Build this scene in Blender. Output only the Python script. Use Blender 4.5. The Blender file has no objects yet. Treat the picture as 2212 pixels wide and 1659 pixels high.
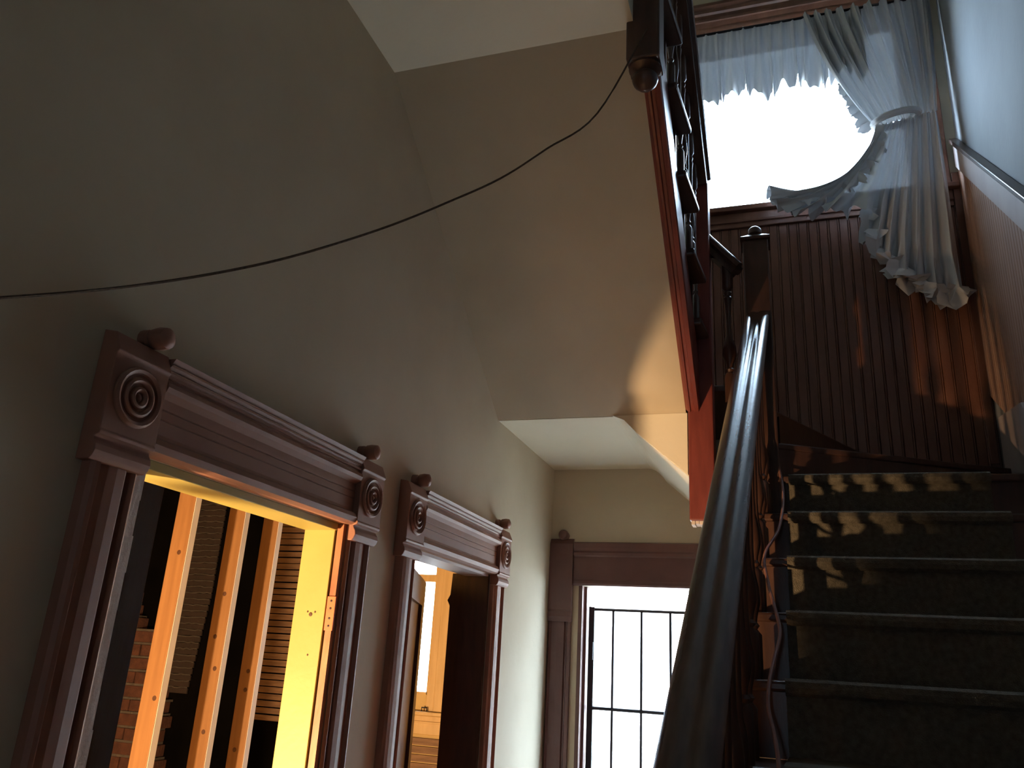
import bpy, math, random
from mathutils import Vector, Matrix
random.seed(7)
sc = bpy.context.scene
COL = sc.collection
E = 1.724            # eye height above the hall floor; the geometry below is written relative to the eye

# ------------------------------------------------------------------ camera
R = [[0.95023869, 0.30633979, 0.05658942],
     [-0.04824648, 0.32418031, -0.94476421],
     [-0.30776405, 0.89502126, 0.32282849]]
cd = bpy.data.cameras.new('camera')
cam = bpy.data.objects.new('camera', cd)
COL.objects.link(cam)
cd.sensor_fit = 'HORIZONTAL'
cd.sensor_width = 36.0
cd.lens = 36.0 * 1739.37 / 2212.0
cd.clip_start = 0.02
rx, dn, fw = Vector(R[0]), Vector(R[1]), Vector(R[2])
m = Matrix((rx, -dn, -fw)).transposed().to_4x4()
m.translation = (0, 0, E)
cam.matrix_world = m
sc.camera = cam

# ------------------------------------------------------------------ world, portals, exposure
w = bpy.data.worlds.new('overcast sky')
sc.world = w
w.use_nodes = True
bgn = w.node_tree.nodes['Background']
bgn.inputs[0].default_value = (0.62, 0.80, 1.0, 1)
bgn.inputs[1].default_value = 32.0
sd_ = bpy.data.lights.new('sun', 'SUN')
sd_.energy = 330.0
sd_.angle = math.radians(0.6)
sd_.color = (1.0, 0.93, 0.82)
sun = bpy.data.objects.new('sun', sd_)
COL.objects.link(sun)
sun.location = (4, -8, 12)
sun.rotation_euler = Vector((-0.12, 0.70, -0.70)).to_track_quat('-Z', 'Y').to_euler()
vs = sc.view_settings
vs.view_transform = 'Standard'
vs.look = 'None'
vs.exposure = 0.0
vs.gamma = 1.0
vs.use_curve_mapping = False
sc.cycles.use_denoising = True
sc.cycles.max_bounces = 10
sc.cycles.diffuse_bounces = 6
sc.cycles.transparent_max_bounces = 12
sc.cycles.sample_clamp_indirect = 6.0
sc.cycles.caustics_reflective = False
sc.cycles.caustics_refractive = False


def portal(name, loc, direction, sx, sz):
    l = bpy.data.lights.new(name, 'AREA')
    l.shape = 'RECTANGLE'
    l.size = sx
    l.size_y = sz
    l.cycles.is_portal = True
    o = bpy.data.objects.new(name, l)
    COL.objects.link(o)
    o.location = (loc[0], loc[1], loc[2] + E)
    o.rotation_euler = Vector(direction).to_track_quat('-Z', 'Z').to_euler()
    return o


portal('stair_window_daylight', (0.16, 4.48, 3.165), (0, -1, 0), 1.36, 1.27)
portal('back_door_daylight', (-0.60, 4.52, -0.62), (0, -1, 0), 0.84, 2.0)
portal('far_room_daylight', (-2.095, 4.52, 0.2), (0, -1, 0), 0.52, 0.82)
portal('front_door_daylight', (-0.3, -2.72, 0.0), (0, 1, 0), 0.24, 0.24)

# ------------------------------------------------------------------ materials


def lin(c):
    return c / 12.92 if c <= 0.04045 else ((c + 0.055) / 1.055) ** 2.4


def srgb(r, g, b):
    return (lin(r / 255), lin(g / 255), lin(b / 255), 1)


def mat(name, c1, c2=None, scale=6.0, rough=0.6, bump=0.0, bscale=None, stretch=(1, 1, 1), metallic=0.0, spec=0.5, detail=6):
    m = bpy.data.materials.new(name)
    m.use_nodes = True
    nt = m.node_tree
    p = nt.nodes['Principled BSDF']
    p.inputs['Roughness'].default_value = rough
    p.inputs['Metallic'].default_value = metallic
    p.inputs['Specular IOR Level'].default_value = spec
    tc = nt.nodes.new('ShaderNodeTexCoord')
    mp = nt.nodes.new('ShaderNodeMapping')
    mp.inputs['Scale'].default_value = stretch
    g = nt.nodes.new('ShaderNodeNewGeometry')
    nt.links.new(g.outputs['Position'], mp.inputs['Vector'])
    n = nt.nodes.new('ShaderNodeTexNoise')
    n.inputs['Scale'].default_value = scale
    n.inputs['Detail'].default_value = detail
    nt.links.new(mp.outputs[0], n.inputs['Vector'])
    if c2 is None:
        p.inputs['Base Color'].default_value = c1
    else:
        r = nt.nodes.new('ShaderNodeValToRGB')
        r.color_ramp.elements[0].position = 0.32
        r.color_ramp.elements[0].color = c1
        r.color_ramp.elements[1].position = 0.68
        r.color_ramp.elements[1].color = c2
        nt.links.new(n.outputs['Fac'], r.inputs[0])
        nt.links.new(r.outputs[0], p.inputs['Base Color'])
    if bump:
        b = nt.nodes.new('ShaderNodeBump')
        b.inputs['Strength'].default_value = bump
        b.inputs['Distance'].default_value = 0.01
        if bscale:
            n2 = nt.nodes.new('ShaderNodeTexNoise')
            n2.inputs['Scale'].default_value = bscale
            n2.inputs['Detail'].default_value = 8
            nt.links.new(mp.outputs[0], n2.inputs['Vector'])
            nt.links.new(n2.outputs['Fac'], b.inputs['Height'])
        else:
            nt.links.new(n.outputs['Fac'], b.inputs['Height'])
        nt.links.new(b.outputs[0], p.inputs['Normal'])
    return m


M = {}
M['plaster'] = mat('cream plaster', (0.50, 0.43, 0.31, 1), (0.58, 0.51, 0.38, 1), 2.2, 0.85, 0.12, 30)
M['plaster_ceiling'] = mat('cream ceiling plaster', (0.74, 0.68, 0.53, 1), (0.80, 0.74, 0.59, 1), 2.0, 0.85, 0.1, 40)
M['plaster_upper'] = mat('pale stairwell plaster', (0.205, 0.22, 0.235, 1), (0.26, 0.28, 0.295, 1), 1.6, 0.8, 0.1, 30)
M['floor'] = mat('hall floor boards', (0.44, 0.34, 0.23, 1), (0.56, 0.45, 0.32, 1), 3, 0.45, 0.05, 40, (12, 1, 1))
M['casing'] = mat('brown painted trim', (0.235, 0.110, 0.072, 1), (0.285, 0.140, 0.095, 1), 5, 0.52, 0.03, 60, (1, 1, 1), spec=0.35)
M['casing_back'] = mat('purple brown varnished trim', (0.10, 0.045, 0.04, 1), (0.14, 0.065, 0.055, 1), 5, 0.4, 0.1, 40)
M['redwood'] = mat('red brown varnished wood', (0.150, 0.030, 0.022, 1), (0.205, 0.045, 0.033, 1), 7, 0.36, 0.08, 50, (6, 1, 1))
M['darkwood'] = mat('dark varnished stair wood', (0.055, 0.026, 0.018, 1), (0.085, 0.040, 0.026, 1), 7, 0.35, 0.08, 50, (6, 1, 1))
M['rail'] = mat('dark polished handrail wood', (0.06, 0.034, 0.026, 1), (0.09, 0.048, 0.036, 1), 10, 0.24, 0.05, 50, (6, 1, 1))
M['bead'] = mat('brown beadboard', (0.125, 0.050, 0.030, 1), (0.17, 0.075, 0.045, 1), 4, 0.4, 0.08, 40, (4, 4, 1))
M['caprail'] = mat('pale painted cap rail', (0.40, 0.33, 0.32, 1), (0.48, 0.41, 0.39, 1), 5, 0.45, 0.05)
M['carpet'] = mat('dark olive stair carpet', (0.085, 0.072, 0.050, 1), (0.14, 0.12, 0.085, 1), 60, 0.95, 0.6, 300)
M['pine'] = mat('new pine lumber', (0.22, 0.10, 0.030, 1), (0.28, 0.135, 0.044, 1), 4, 0.6, 0.05, 60, (10, 10, 0.7))
M['knot'] = mat('pine knot', (0.06, 0.022, 0.008, 1), (0.09, 0.035, 0.013, 1), 40, 0.6)
M['yellow'] = mat('yellow painted jamb', (0.34, 0.29, 0.075, 1), (0.38, 0.33, 0.095, 1), 5, 0.5, 0.05, 60)
M['rawedge'] = mat('raw plaster edge', (0.84, 0.74, 0.66, 1), (0.90, 0.82, 0.75, 1), 14, 0.8, 0.3, 80)
M['lath'] = mat('old bare lath wood', (0.14, 0.08, 0.045, 1), (0.22, 0.13, 0.07, 1), 9, 0.8, 0.2, 60, (1, 8, 8))
M['lath_dark'] = mat('sooty lath wood', (0.012, 0.006, 0.004, 1), (0.02, 0.010, 0.007, 1), 9, 0.85, 0.2, 60)  # much darker tone than the other lath
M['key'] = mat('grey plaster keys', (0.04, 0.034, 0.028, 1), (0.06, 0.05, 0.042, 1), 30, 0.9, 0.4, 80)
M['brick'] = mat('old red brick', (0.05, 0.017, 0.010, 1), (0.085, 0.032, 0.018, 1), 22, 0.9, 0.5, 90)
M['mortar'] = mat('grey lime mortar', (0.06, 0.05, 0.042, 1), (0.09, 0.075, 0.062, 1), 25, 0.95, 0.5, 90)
M['tar'] = mat('black tar paper', (0.0015, 0.0013, 0.0013, 1), (0.003, 0.0026, 0.0023, 1), 5, 0.95, spec=0.02)  # near black painted for the dark void behind the studs
M['roomwall'] = mat('ochre room plaster', (0.46, 0.32, 0.12, 1), (0.54, 0.38, 0.16, 1), 3, 0.8, 0.1, 40)
M['ochrewood'] = mat('honey coloured window trim', (0.46, 0.30, 0.11, 1), (0.54, 0.36, 0.15, 1), 4, 0.45, 0.05, 40, (8, 1, 1))
M['iron'] = mat('black iron', (0.012, 0.012, 0.016, 1), None, 5, 0.45, 0, metallic=0.3)
M['hinge'] = mat('painted orange red hinge', (0.55, 0.13, 0.045, 1), (0.66, 0.18, 0.07, 1), 20, 0.5)
M['bare'] = mat('scraped red brown jamb edge', (0.26, 0.08, 0.035, 1), (0.55, 0.26, 0.12, 1), 18, 0.5, 0.2, 60, (1, 1, 0.25))
M['cord'] = mat('dark brown twisted cord', (0.05, 0.034, 0.022, 1), (0.09, 0.06, 0.04, 1), 150, 0.9)
M['cable'] = mat('worn pinkish brown cable', (0.20, 0.085, 0.06, 1), (0.28, 0.13, 0.10, 1), 20, 0.6)
M['worn'] = mat('worn splintered pale wood', (0.5, 0.44, 0.38, 1), (0.66, 0.6, 0.54, 1), 60, 0.9)
M['concrete'] = mat('pale concrete', (0.42, 0.40, 0.36, 1), (0.52, 0.50, 0.46, 1), 1.5, 0.9)
M['shingle'] = mat('grey roof shingles', (0.16, 0.16, 0.17, 1), (0.24, 0.24, 0.25, 1), 6, 0.9)
M['paleedge'] = mat('pale planed pine edge', (0.80, 0.72, 0.58, 1), (0.86, 0.79, 0.66, 1), 8, 0.6)  # cream tone that paints daylight onto the stud edges
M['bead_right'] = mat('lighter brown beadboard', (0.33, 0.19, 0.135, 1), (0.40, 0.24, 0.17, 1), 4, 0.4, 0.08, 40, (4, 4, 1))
M['blackboard'] = mat('near black stained board', (0.008, 0.0045, 0.003, 1), (0.014, 0.008, 0.005, 1), 8, 0.9, 0.1, 50, (1, 1, 0.2), spec=0.05)
M['ext'] = mat('pale outside siding', (0.62, 0.63, 0.62, 1), (0.70, 0.71, 0.70, 1), 5, 0.9)


def mat_glass(name, dirt=0.0):
    m = bpy.data.materials.new(name)
    m.use_nodes = True
    nt = m.node_tree
    nt.nodes.remove(nt.nodes['Principled BSDF'])
    out = nt.nodes['Material Output']
    t = nt.nodes.new('ShaderNodeBsdfTransparent')
    t.inputs[0].default_value = (0.95, 0.97, 0.98, 1)
    g = nt.nodes.new('ShaderNodeBsdfGlossy')
    g.inputs['Roughness'].default_value = 0.03
    mx = nt.nodes.new('ShaderNodeMixShader')
    mx.inputs[0].default_value = 0.05
    nt.links.new(t.outputs[0], mx.inputs[1])
    nt.links.new(g.outputs[0], mx.inputs[2])
    last = mx
    if dirt:
        d = nt.nodes.new('ShaderNodeBsdfDiffuse')
        d.inputs[0].default_value = (0.5, 0.52, 0.55, 1)
        geo = nt.nodes.new('ShaderNodeNewGeometry')
        mp = nt.nodes.new('ShaderNodeMapping')
        mp.inputs['Scale'].default_value = (3, 3, 1.0)
        n = nt.nodes.new('ShaderNodeTexNoise')
        n.inputs['Scale'].default_value = 3.0
        n.inputs['Detail'].default_value = 5
        nt.links.new(geo.outputs['Position'], mp.inputs[0])
        nt.links.new(mp.outputs[0], n.inputs['Vector'])
        r = nt.nodes.new('ShaderNodeValToRGB')
        r.color_ramp.elements[0].position = 0.5
        r.color_ramp.elements[0].color = (0, 0, 0, 1)
        r.color_ramp.elements[1].position = 0.75
        r.color_ramp.elements[1].color = (dirt, dirt, dirt, 1)
        nt.links.new(n.outputs['Fac'], r.inputs[0])
        m2 = nt.nodes.new('ShaderNodeMixShader')
        nt.links.new(r.outputs[0], m2.inputs[0])
        nt.links.new(mx.outputs[0], m2.inputs[1])
        nt.links.new(d.outputs[0], m2.inputs[2])
        last = m2
    nt.links.new(last.outputs[0], out.inputs[0])
    return m


M['glass'] = mat_glass('window glass')
M['dirtyglass'] = mat_glass('smudged glass', 0.6)


def mat_sheer(name):
    m = bpy.data.materials.new(name)
    m.use_nodes = True
    nt = m.node_tree
    nt.nodes.remove(nt.nodes['Principled BSDF'])
    out = nt.nodes['Material Output']
    d = nt.nodes.new('ShaderNodeBsdfDiffuse')
    d.inputs[0].default_value = (0.76, 0.77, 0.79, 1)
    t = nt.nodes.new('ShaderNodeBsdfTranslucent')
    t.inputs[0].default_value = (0.026, 0.0275, 0.031, 1)
    tr = nt.nodes.new('ShaderNodeBsdfTransparent')
    a = nt.nodes.new('ShaderNodeMixShader')
    a.inputs[0].default_value = 0.22
    nt.links.new(d.outputs[0], a.inputs[1])
    nt.links.new(t.outputs[0], a.inputs[2])
    b = nt.nodes.new('ShaderNodeMixShader')
    b.inputs[0].default_value = 0.004
    nt.links.new(a.outputs[0], b.inputs[1])
    nt.links.new(tr.outputs[0], b.inputs[2])
    nt.links.new(b.outputs[0], out.inputs[0])
    return m


M['sheer'] = mat_sheer('grey white sheer curtain cloth')

# ------------------------------------------------------------------ geometry helpers (eye coordinates)


def box(x0, x1, y0, y1, z0, z1):
    V = [(x0, y0, z0), (x1, y0, z0), (x1, y1, z0), (x0, y1, z0), (x0, y0, z1), (x1, y0, z1), (x1, y1, z1), (x0, y1, z1)]
    F = [(3, 2, 1, 0), (4, 5, 6, 7), (0, 1, 5, 4), (1, 2, 6, 5), (2, 3, 7, 6), (3, 0, 4, 7)]
    return V, F


def join(*parts):
    V, F = [], []
    for v, f in parts:
        n = len(V)
        V += list(v)
        F += [tuple(i + n for i in q) for q in f]
    return V, F


def sweep(prof, path_pts, frame):
    """prof: closed list of 2D points; path_pts: list of 3D points; frame(i)->(u,v) 3D vectors."""
    V, F = [], []
    n = len(prof)
    for i, p in enumerate(path_pts):
        u, v = frame(i)
        for a, b in prof:
            V.append(tuple(Vector(p) + Vector(u) * a + Vector(v) * b))
    for i in range(len(path_pts) - 1):
        for j in range(n):
            k = (j + 1) % n
            F.append((i * n + j, i * n + k, (i + 1) * n + k, (i + 1) * n + j))
    F.append(tuple(reversed(range(n))))
    F.append(tuple(range((len(path_pts) - 1) * n, len(path_pts) * n)))
    return V, F


def prism(poly, axis, a, b):
    """poly in the other two coordinates, extruded along axis from a to b."""
    V = []
    for t in (a, b):
        for p, q in poly:
            V.append({'x': (t, p, q), 'y': (p, t, q), 'z': (p, q, t)}[axis])
    n = len(poly)
    F = [tuple(reversed(range(n))), tuple(range(n, 2 * n))]
    for j in range(n):
        k = (j + 1) % n
        F.append((j, k, n + k, n + j))
    return V, F


def lathe(prof, c, axis='z', seg=16, square=None):
    """prof: list of (radius, height); revolved about axis through c."""
    V, F = [], []
    for r, h in prof:
        for s in range(seg):
            a = 2 * math.pi * s / seg + (math.pi / seg)
            p, q = r * math.cos(a), r * math.sin(a)
            d = {'z': (p, q, h), 'x': (h, p, q), 'y': (p, h, q)}[axis]
            V.append((c[0] + d[0], c[1] + d[1], c[2] + d[2]))
    n = len(prof)
    for i in range(n - 1):
        for s in range(seg):
            k = (s + 1) % seg
            F.append((i * seg + s, i * seg + k, (i + 1) * seg + k, (i + 1) * seg + s))
    F.append(tuple(reversed(range(seg))))
    F.append(tuple(range((n - 1) * seg, n * seg)))
    return V, F


def tube(pts, r, seg=8):
    pts = [Vector(p) for p in pts]
    V, F = [], []
    for i, p in enumerate(pts):
        t = (pts[min(i + 1, len(pts) - 1)] - pts[max(i - 1, 0)]).normalized()
        a = Vector((0, 0, 1)) if abs(t.z) < 0.9 else Vector((1, 0, 0))
        u = t.cross(a).normalized()
        v = t.cross(u)
        for s in range(seg):
            th = 2 * math.pi * s / seg
            V.append(tuple(p + u * (r * math.cos(th)) + v * (r * math.sin(th))))
    for i in range(len(pts) - 1):
        for s in range(seg):
            k = (s + 1) % seg
            F.append((i * seg + s, i * seg + k, (i + 1) * seg + k, (i + 1) * seg + s))
    F.append(tuple(reversed(range(seg))))
    F.append(tuple(range((len(pts) - 1) * seg, len(pts) * seg)))
    return V, F


def catmull(pts, n=8):
    P = [Vector(p) for p in pts]
    P = [P[0] * 2 - P[1]] + P + [P[-1] * 2 - P[-2]]
    out = []
    for i in range(1, len(P) - 2):
        for k in range(n):
            t = k / n
            a, b, c, d = P[i - 1], P[i], P[i + 1], P[i + 2]
            out.append(0.5 * ((2 * b) + (c - a) * t + (2 * a - 5 * b + 4 * c - d) * t * t + (3 * b - a - 3 * c + d) * t ** 3))
    out.append(P[-2])
    return out


def base_of(o):
    b = Vector((0, 0, 0))
    while o is not None:
        b += o.location
        o = o.parent
    return b


def mk(name, geo, material, parent=None, smooth=False, bevel=0.0, label=None, cat=None, group=None, kind=None, fix=True):
    V, F = geo
    lo = [min(v[i] for v in V) for i in range(3)]
    hi = [max(v[i] for v in V) for i in range(3)]
    c = Vector(((lo[0] + hi[0]) / 2, (lo[1] + hi[1]) / 2, lo[2]))
    me = bpy.data.meshes.new(name)
    me.from_pydata([tuple(Vector(v) - c) for v in V], [], F)
    if fix:
        import bmesh
        bm = bmesh.new()
        bm.from_mesh(me)
        bmesh.ops.recalc_face_normals(bm, faces=bm.faces)
        bm.to_mesh(me)
        bm.free()
    me.materials.append(M[material])
    if smooth:
        me.shade_smooth()
    o = bpy.data.objects.new(name, me)
    COL.objects.link(o)
    o.location = c + Vector((0, 0, E)) - base_of(parent)
    if parent is not None:
        o.parent = parent
    if bevel:
        b = o.modifiers.new('bevel', 'BEVEL')
        b.width = bevel
        b.segments = 2
        b.limit_method = 'ANGLE'
        b.angle_limit = math.radians(40)
    if smooth:
        try:
            me.set_sharp_from_angle(angle=math.radians(40))
        except Exception:
            pass
    tag(o, label, cat, group, kind)
    return o


def tag(o, label=None, cat=None, group=None, kind=None):
    if label:
        o['label'] = label
    if cat:
        o['category'] = cat
    if group:
        o['group'] = group
    if kind:
        o['kind'] = kind
    return o


def empty(name, loc, label, cat, group=None, kind=None):
    o = bpy.data.objects.new(name, None)
    COL.objects.link(o)
    o.empty_display_size = 0.1
    o.location = (loc[0], loc[1], loc[2] + E)
    return tag(o, label, cat, group, kind)


def clone(src, parent, dloc):
    o = src.copy()
    COL.objects.link(o)
    o.parent = parent
    o.location = src.location + Vector(dloc)
    return o


ST = 'structure'
# ------------------------------------------------------------------ main dimensions
FL = -E            # hall floor
XL = -1.18         # face of the left wall
XLo = -1.29        # room side of the left wall
YB = 4.25          # back wall / stair window wall
CE = 1.876         # hall ceiling
UP = 4.75          # stairwell ceiling
YF = -2.6          # front wall


def xr(y):         # face of the right wall (runs a little off square)
    return 1.015 - 0.1 * (YB - y)


HEAD = 0.335       # head of the two hall doors
D1 = (1.235, 2.012)
D2 = (2.505, 3.305)

# ------------------------------------------------------------------ shell
mk('floor', box(-4.7, 1.3, YF - 0.1, YB + 0.2, FL - 0.1, FL), 'floor', kind=ST, label='brown wooden floor of the hall and side rooms', cat='floor')
parts = []
for (a, b, z0) in ((YF, D1[0], FL), (D1[0], D1[1] + 0.06, HEAD), (D1[1] + 0.06, D2[0], FL), (D2[0], D2[1], HEAD), (D2[1], YB, FL)):
    parts.append(box(XLo, XL, a, b, z0, UP))
mk('wall_left', join(*parts), 'plaster', kind=ST, label='dim cream plaster wall with the two brown cased doorways', cat='wall')

BD = (-1.022, -0.18, 0.386)          # back door opening x0, x1, head
WN = (-0.52, 0.84, 2.527, 3.80)      # stair window x0, x1, sill, head
T = 0.22
parts = [box(XL, BD[0], YB, YB + T, FL, 2.2), box(BD[0], BD[1], YB, YB + T, BD[2], 2.2), box(BD[1], 1.25, YB, YB + T, FL, 2.2),
         box(XL, 1.25, YB, YB + T, 2.2, WN[2]), box(XL, WN[0], YB, YB + T, WN[2], WN[3]), box(WN[1], 1.25, YB, YB + T, WN[2], WN[3]),
         box(XL, 1.25, YB, YB + T, WN[3], UP)]
mk('wall_back', join(*parts), 'plaster', kind=ST, label='cream plaster end wall with the barred door below and the stair window above', cat='wall')
y0, y1 = YF, YB
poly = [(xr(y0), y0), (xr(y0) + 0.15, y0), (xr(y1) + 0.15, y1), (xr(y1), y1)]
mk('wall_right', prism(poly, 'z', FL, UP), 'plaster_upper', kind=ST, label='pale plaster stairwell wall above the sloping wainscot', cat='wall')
parts = [box(XL, -0.75, YF - 0.12, YF, FL, UP), box(0.15, 1.0, YF - 0.12, YF, FL, UP), box(-0.75, 0.15, YF - 0.12, YF, 0.40, UP)]
mk('wall_front', join(*parts), 'plaster', kind=ST, label='cream plaster entrance wall behind the viewer', cat='wall')
# hall ceiling and floor above it
SL_Y0, SL_Z0 = 2.0, CE
SLOPE = 0.69
parts = [box(XL, -0.355, YF, SL_Y0, CE, 2.2), box(-0.355, 0.98, YF, 0.5, CE, 2.2)]
mk('ceiling', join(*parts), 'plaster_ceiling', kind=ST, label='flat cream plaster ceiling of the hall', cat='ceiling')
mk('ceiling_upper', box(XL, 1.3, YF, YB, UP, UP + 0.1), 'plaster_ceiling', kind=ST, label='plaster ceiling high above the stairwell', cat='ceiling')
# sloping soffit of the upper flight (plaster slab)
SB_Y, SB_Z = 3.27, 1.01


def sof(y):
    return SB_Z + (CE - SB_Z) * (SB_Y - y) / (SB_Y - SL_Y0)


mk('ceiling_soffit', prism([(SL_Y0, CE), (SB_Y, SB_Z), (SB_Y, SB_Z + 0.06), (SL_Y0, CE + 0.06)], 'x', XL, -0.35), 'plaster', kind=ST,
   label='sloping cream plaster soffit under the upper stair flight', cat='ceiling')
# flat underside of the upper landing, sloping down to the right under the winders
und = [(XL, 1.01), (-0.66, 1.01)]
for k in range(1, 6):                    # rounded turn
    t = k / 5
    und.append((-0.66 + 0.10 * t, 1.01 - 0.075 * t * t))
und.append((-0.10, 0.53))
top = [(-0.10, 0.60), (-0.50, 1.02), (-0.60, 1.07), (XL, 1.07)]
mk('ceiling_landing', prism(und + top, 'y', SB_Y + 0.012, YB), 'plaster_ceiling', kind=ST, label='cream plaster underside of the stair landing above the back door', cat='ceiling')
mk('ceiling_fascia', prism([(-0.66, 1.0105), (-0.345, 1.0105), (-0.345, 0.75), (-0.56, 0.936), (-0.61, 0.99)], 'y', SB_Y - 0.004, SB_Y + 0.011), 'plaster_ceiling', kind=ST,
   label='small triangular plaster face beside the hanging newel', cat='ceiling')

# ------------------------------------------------------------------ rooms behind the left wall
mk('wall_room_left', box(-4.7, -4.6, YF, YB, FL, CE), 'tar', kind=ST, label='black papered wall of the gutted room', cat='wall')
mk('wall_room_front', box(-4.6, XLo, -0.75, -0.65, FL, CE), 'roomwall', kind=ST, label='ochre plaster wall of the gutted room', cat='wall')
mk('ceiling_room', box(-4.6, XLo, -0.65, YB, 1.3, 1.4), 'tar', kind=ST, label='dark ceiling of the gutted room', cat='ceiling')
W2 = (-2.36, -1.83, -0.205, 0.62)
parts = [box(-4.6, -2.42, YB, YB + T, FL, 1.3)]
mk('wall_room_back', join(*parts), 'tar', kind=ST, label='black papered back wall of the gutted room', cat='wall')
parts = [box(-2.42, W2[0], YB, YB + T, FL, 1.3), box(W2[1], XLo, YB, YB + T, FL, 1.3), box(W2[0], W2[1], YB, YB + T, FL, W2[2]), box(W2[0], W2[1], YB, YB + T, W2[3], 1.3)]
mk('wall_room_window', join(*parts), 'roomwall', kind=ST, label='ochre plaster back wall around the far room window', cat='wall')

# ------------------------------------------------------------------ cased doorways in the left wall
HDR_PROF = [(0.0, 0.0), (0.024, 0.0), (0.036, 0.006), (0.040, 0.020), (0.034, 0.032), (0.026, 0.036), (0.024, 0.044),
            (0.024, 0.072), (0.021, 0.074), (0.024, 0.076), (0.024, 0.092), (0.021, 0.094), (0.024, 0.096), (0.024, 0.116), (0.030, 0.120), (0.040, 0.126), (0.044, 0.136), (0.040, 0.146), (0.032, 0.149),
            (0.032, 0.154), (0.036, 0.156), (0.036, 0.162), (0.032, 0.163), (0.035, 0.168), (0.040, 0.170), (0.036, 0.173), (0.040, 0.180), (0.045, 0.182), (0.042, 0.185), (0.048, 0.195), (0.0, 0.195)]
CAS_PROF = [(0.0, 0.0), (0.020, 0.0), (0.028, 0.006), (0.030, 0.014), (0.020, 0.020), (0.019, 0.026), (0.023, 0.040), (0.025, 0.060), (0.023, 0.082), (0.017, 0.090), (0.008, 0.093), (0.008, 0.098),
            (0.017, 0.101), (0.021, 0.110), (0.016, 0.118), (0.0, 0.118)]


def header(name, y0, y1, parent, material='casing'):
    prof = [(XL + h, HEAD + z) for h, z in HDR_PROF]
    return mk(name, prism([(p, q) for p, q in prof], 'y', y0, y1), material, parent, smooth=False) if False else \
        mk(name, ([(p, t, q) for t in (y0, y1) for p, q in prof],
                  [tuple(reversed(range(len(prof)))), tuple(range(len(prof), 2 * len(prof)))] +
                  [(j, (j + 1) % len(prof), len(prof) + (j + 1) % len(prof), len(prof) + j) for j in range(len(prof))]), material, parent)


def corner_block(parent, yc, inner, material='casing'):
    """a block proud of the wall, with bullseye rosette, ogee foot and turned scroll on top"""
    h = 0.070
    prof = [(0.0, 0.292), (0.030, 0.292), (0.036, 0.299), (0.040, 0.309), (0.038, 0.320), (0.032, 0.329), (0.031, 0.334), (0.041, 0.338), (0.044, 0.343), (0.041, 0.348),
            (0.041, 0.492), (0.046, 0.497), (0.044, 0.502), (0.030, 0.534), (0.0, 0.540)]
    prof = [(XL + p, q) for p, q in prof]
    V = [(p, t, q) for t in (yc - h, yc + h) for p, q in prof]
    n = len(prof)
    F = [tuple(reversed(range(n))), tuple(range(n, 2 * n))] + [(j, (j + 1) % n, n + (j + 1) % n, n + j) for j in range(n)]
    b = mk('corner_block', (V, F), material, parent, bevel=0.002)
    rp = [(0.058, -0.002), (0.058, 0.004), (0.053, 0.009), (0.047, 0.006), (0.045, 0.001), (0.039, 0.001), (0.037, 0.007), (0.033, 0.009), (0.029, 0.006), (0.027, 0.001),
          (0.022, 0.001), (0.020, 0.008), (0.016, 0.010), (0.012, 0.007), (0.010, 0.002), (0.007, 0.003), (0.004, 0.007), (0.0005, 0.008)]
    mk('rosette', lathe(rp, (XL + 0.041, yc, 0.425), 'x', 28), material, b, smooth=True)
    ys = yc + inner * 0.028
    sp = [(0.020, 0.0), (0.020, 0.016), (0.015, 0.020), (0.021, 0.026), (0.023, 0.042), (0.021, 0.058), (0.014, 0.062), (0.008, 0.065)]
    mk('scroll', lathe(sp, (XL - 0.0, ys, 0.556), 'x', 14), material, b, smooth=True)
    return b


def casing(parent, ya, flip, z1=0.292, material='casing', z0=FL):
    """flip=+1: profile runs from the outer edge ya towards +y; -1 towards -y"""
    prof = [(XL + h, ya + flip * s) for h, s in CAS_PROF]
    V = [(p, q, z) for z in (z0, z1) for p, q in prof]
    n = len(prof)
    F = [tuple(reversed(range(n))), tuple(range(n, 2 * n))] + [(j, (j + 1) % n, n + (j + 1) % n, n + j) for j in range(n)]
    return mk('casing', (V, F), material, parent)


d1 = empty('door_1', (XL, 1.62, FL), 'brown carved door surround around the doorway with the pine studs', 'door', kind=ST)
corner_block(d1, 1.150, 1)
corner_block(d1, 2.105, -1)
header('header', 1.221, 2.034, d1)
casing(d1, 1.097, 1)
casing(d1, 2.157, -1)
mk('jamb', box(XLo, XL - 0.012, D1[1], D1[1] + 0.022, FL, HEAD), 'yellow', d1, bevel=0.002, label='bright yellow painted jamb board')
mk('jamb_head', box(XLo, XL - 0.004, D1[0], D1[1], HEAD - 0.020, HEAD), 'yellow', d1, bevel=0.002, label='yellow painted head board')
mk('jamb_rebate', box(XL - 0.010, XL + 0.010, 2.020, 2.060, FL, HEAD - 0.001), 'bare', d1, label='scraped red brown jamb edge')
hg = mk('hinge', box(XL - 0.011, XL + 0.015, 2.0155, 2.0195, 0.045, 0.135), 'hinge', d1, bevel=0.001, label='orange red painted hinge leaf')
for k, dz in enumerate((0.012, 0.032, 0.058, 0.078)):
    mk('screw', lathe([(0.0035, 0.0), (0.003, -0.0012), (0.001, -0.0014)], (XL + 0.002, 2.0156, 0.045 + dz), 'y', 8), 'iron', hg)
mk('jamb_edge', join(*[box(XL - 0.006, XL + 0.012, 1.2165, 1.239 + 0.004 * random.random(), FL + k * 0.068, FL + (k + 1) * 0.068) for k in range(30)]), 'rawedge', d1,
   label='pale raw plaster edge')
mk('jamb', box(XLo, XL - 0.008, D1[0] - 0.02, D1[0], FL, HEAD - 0.02), 'casing', d1)
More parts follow.
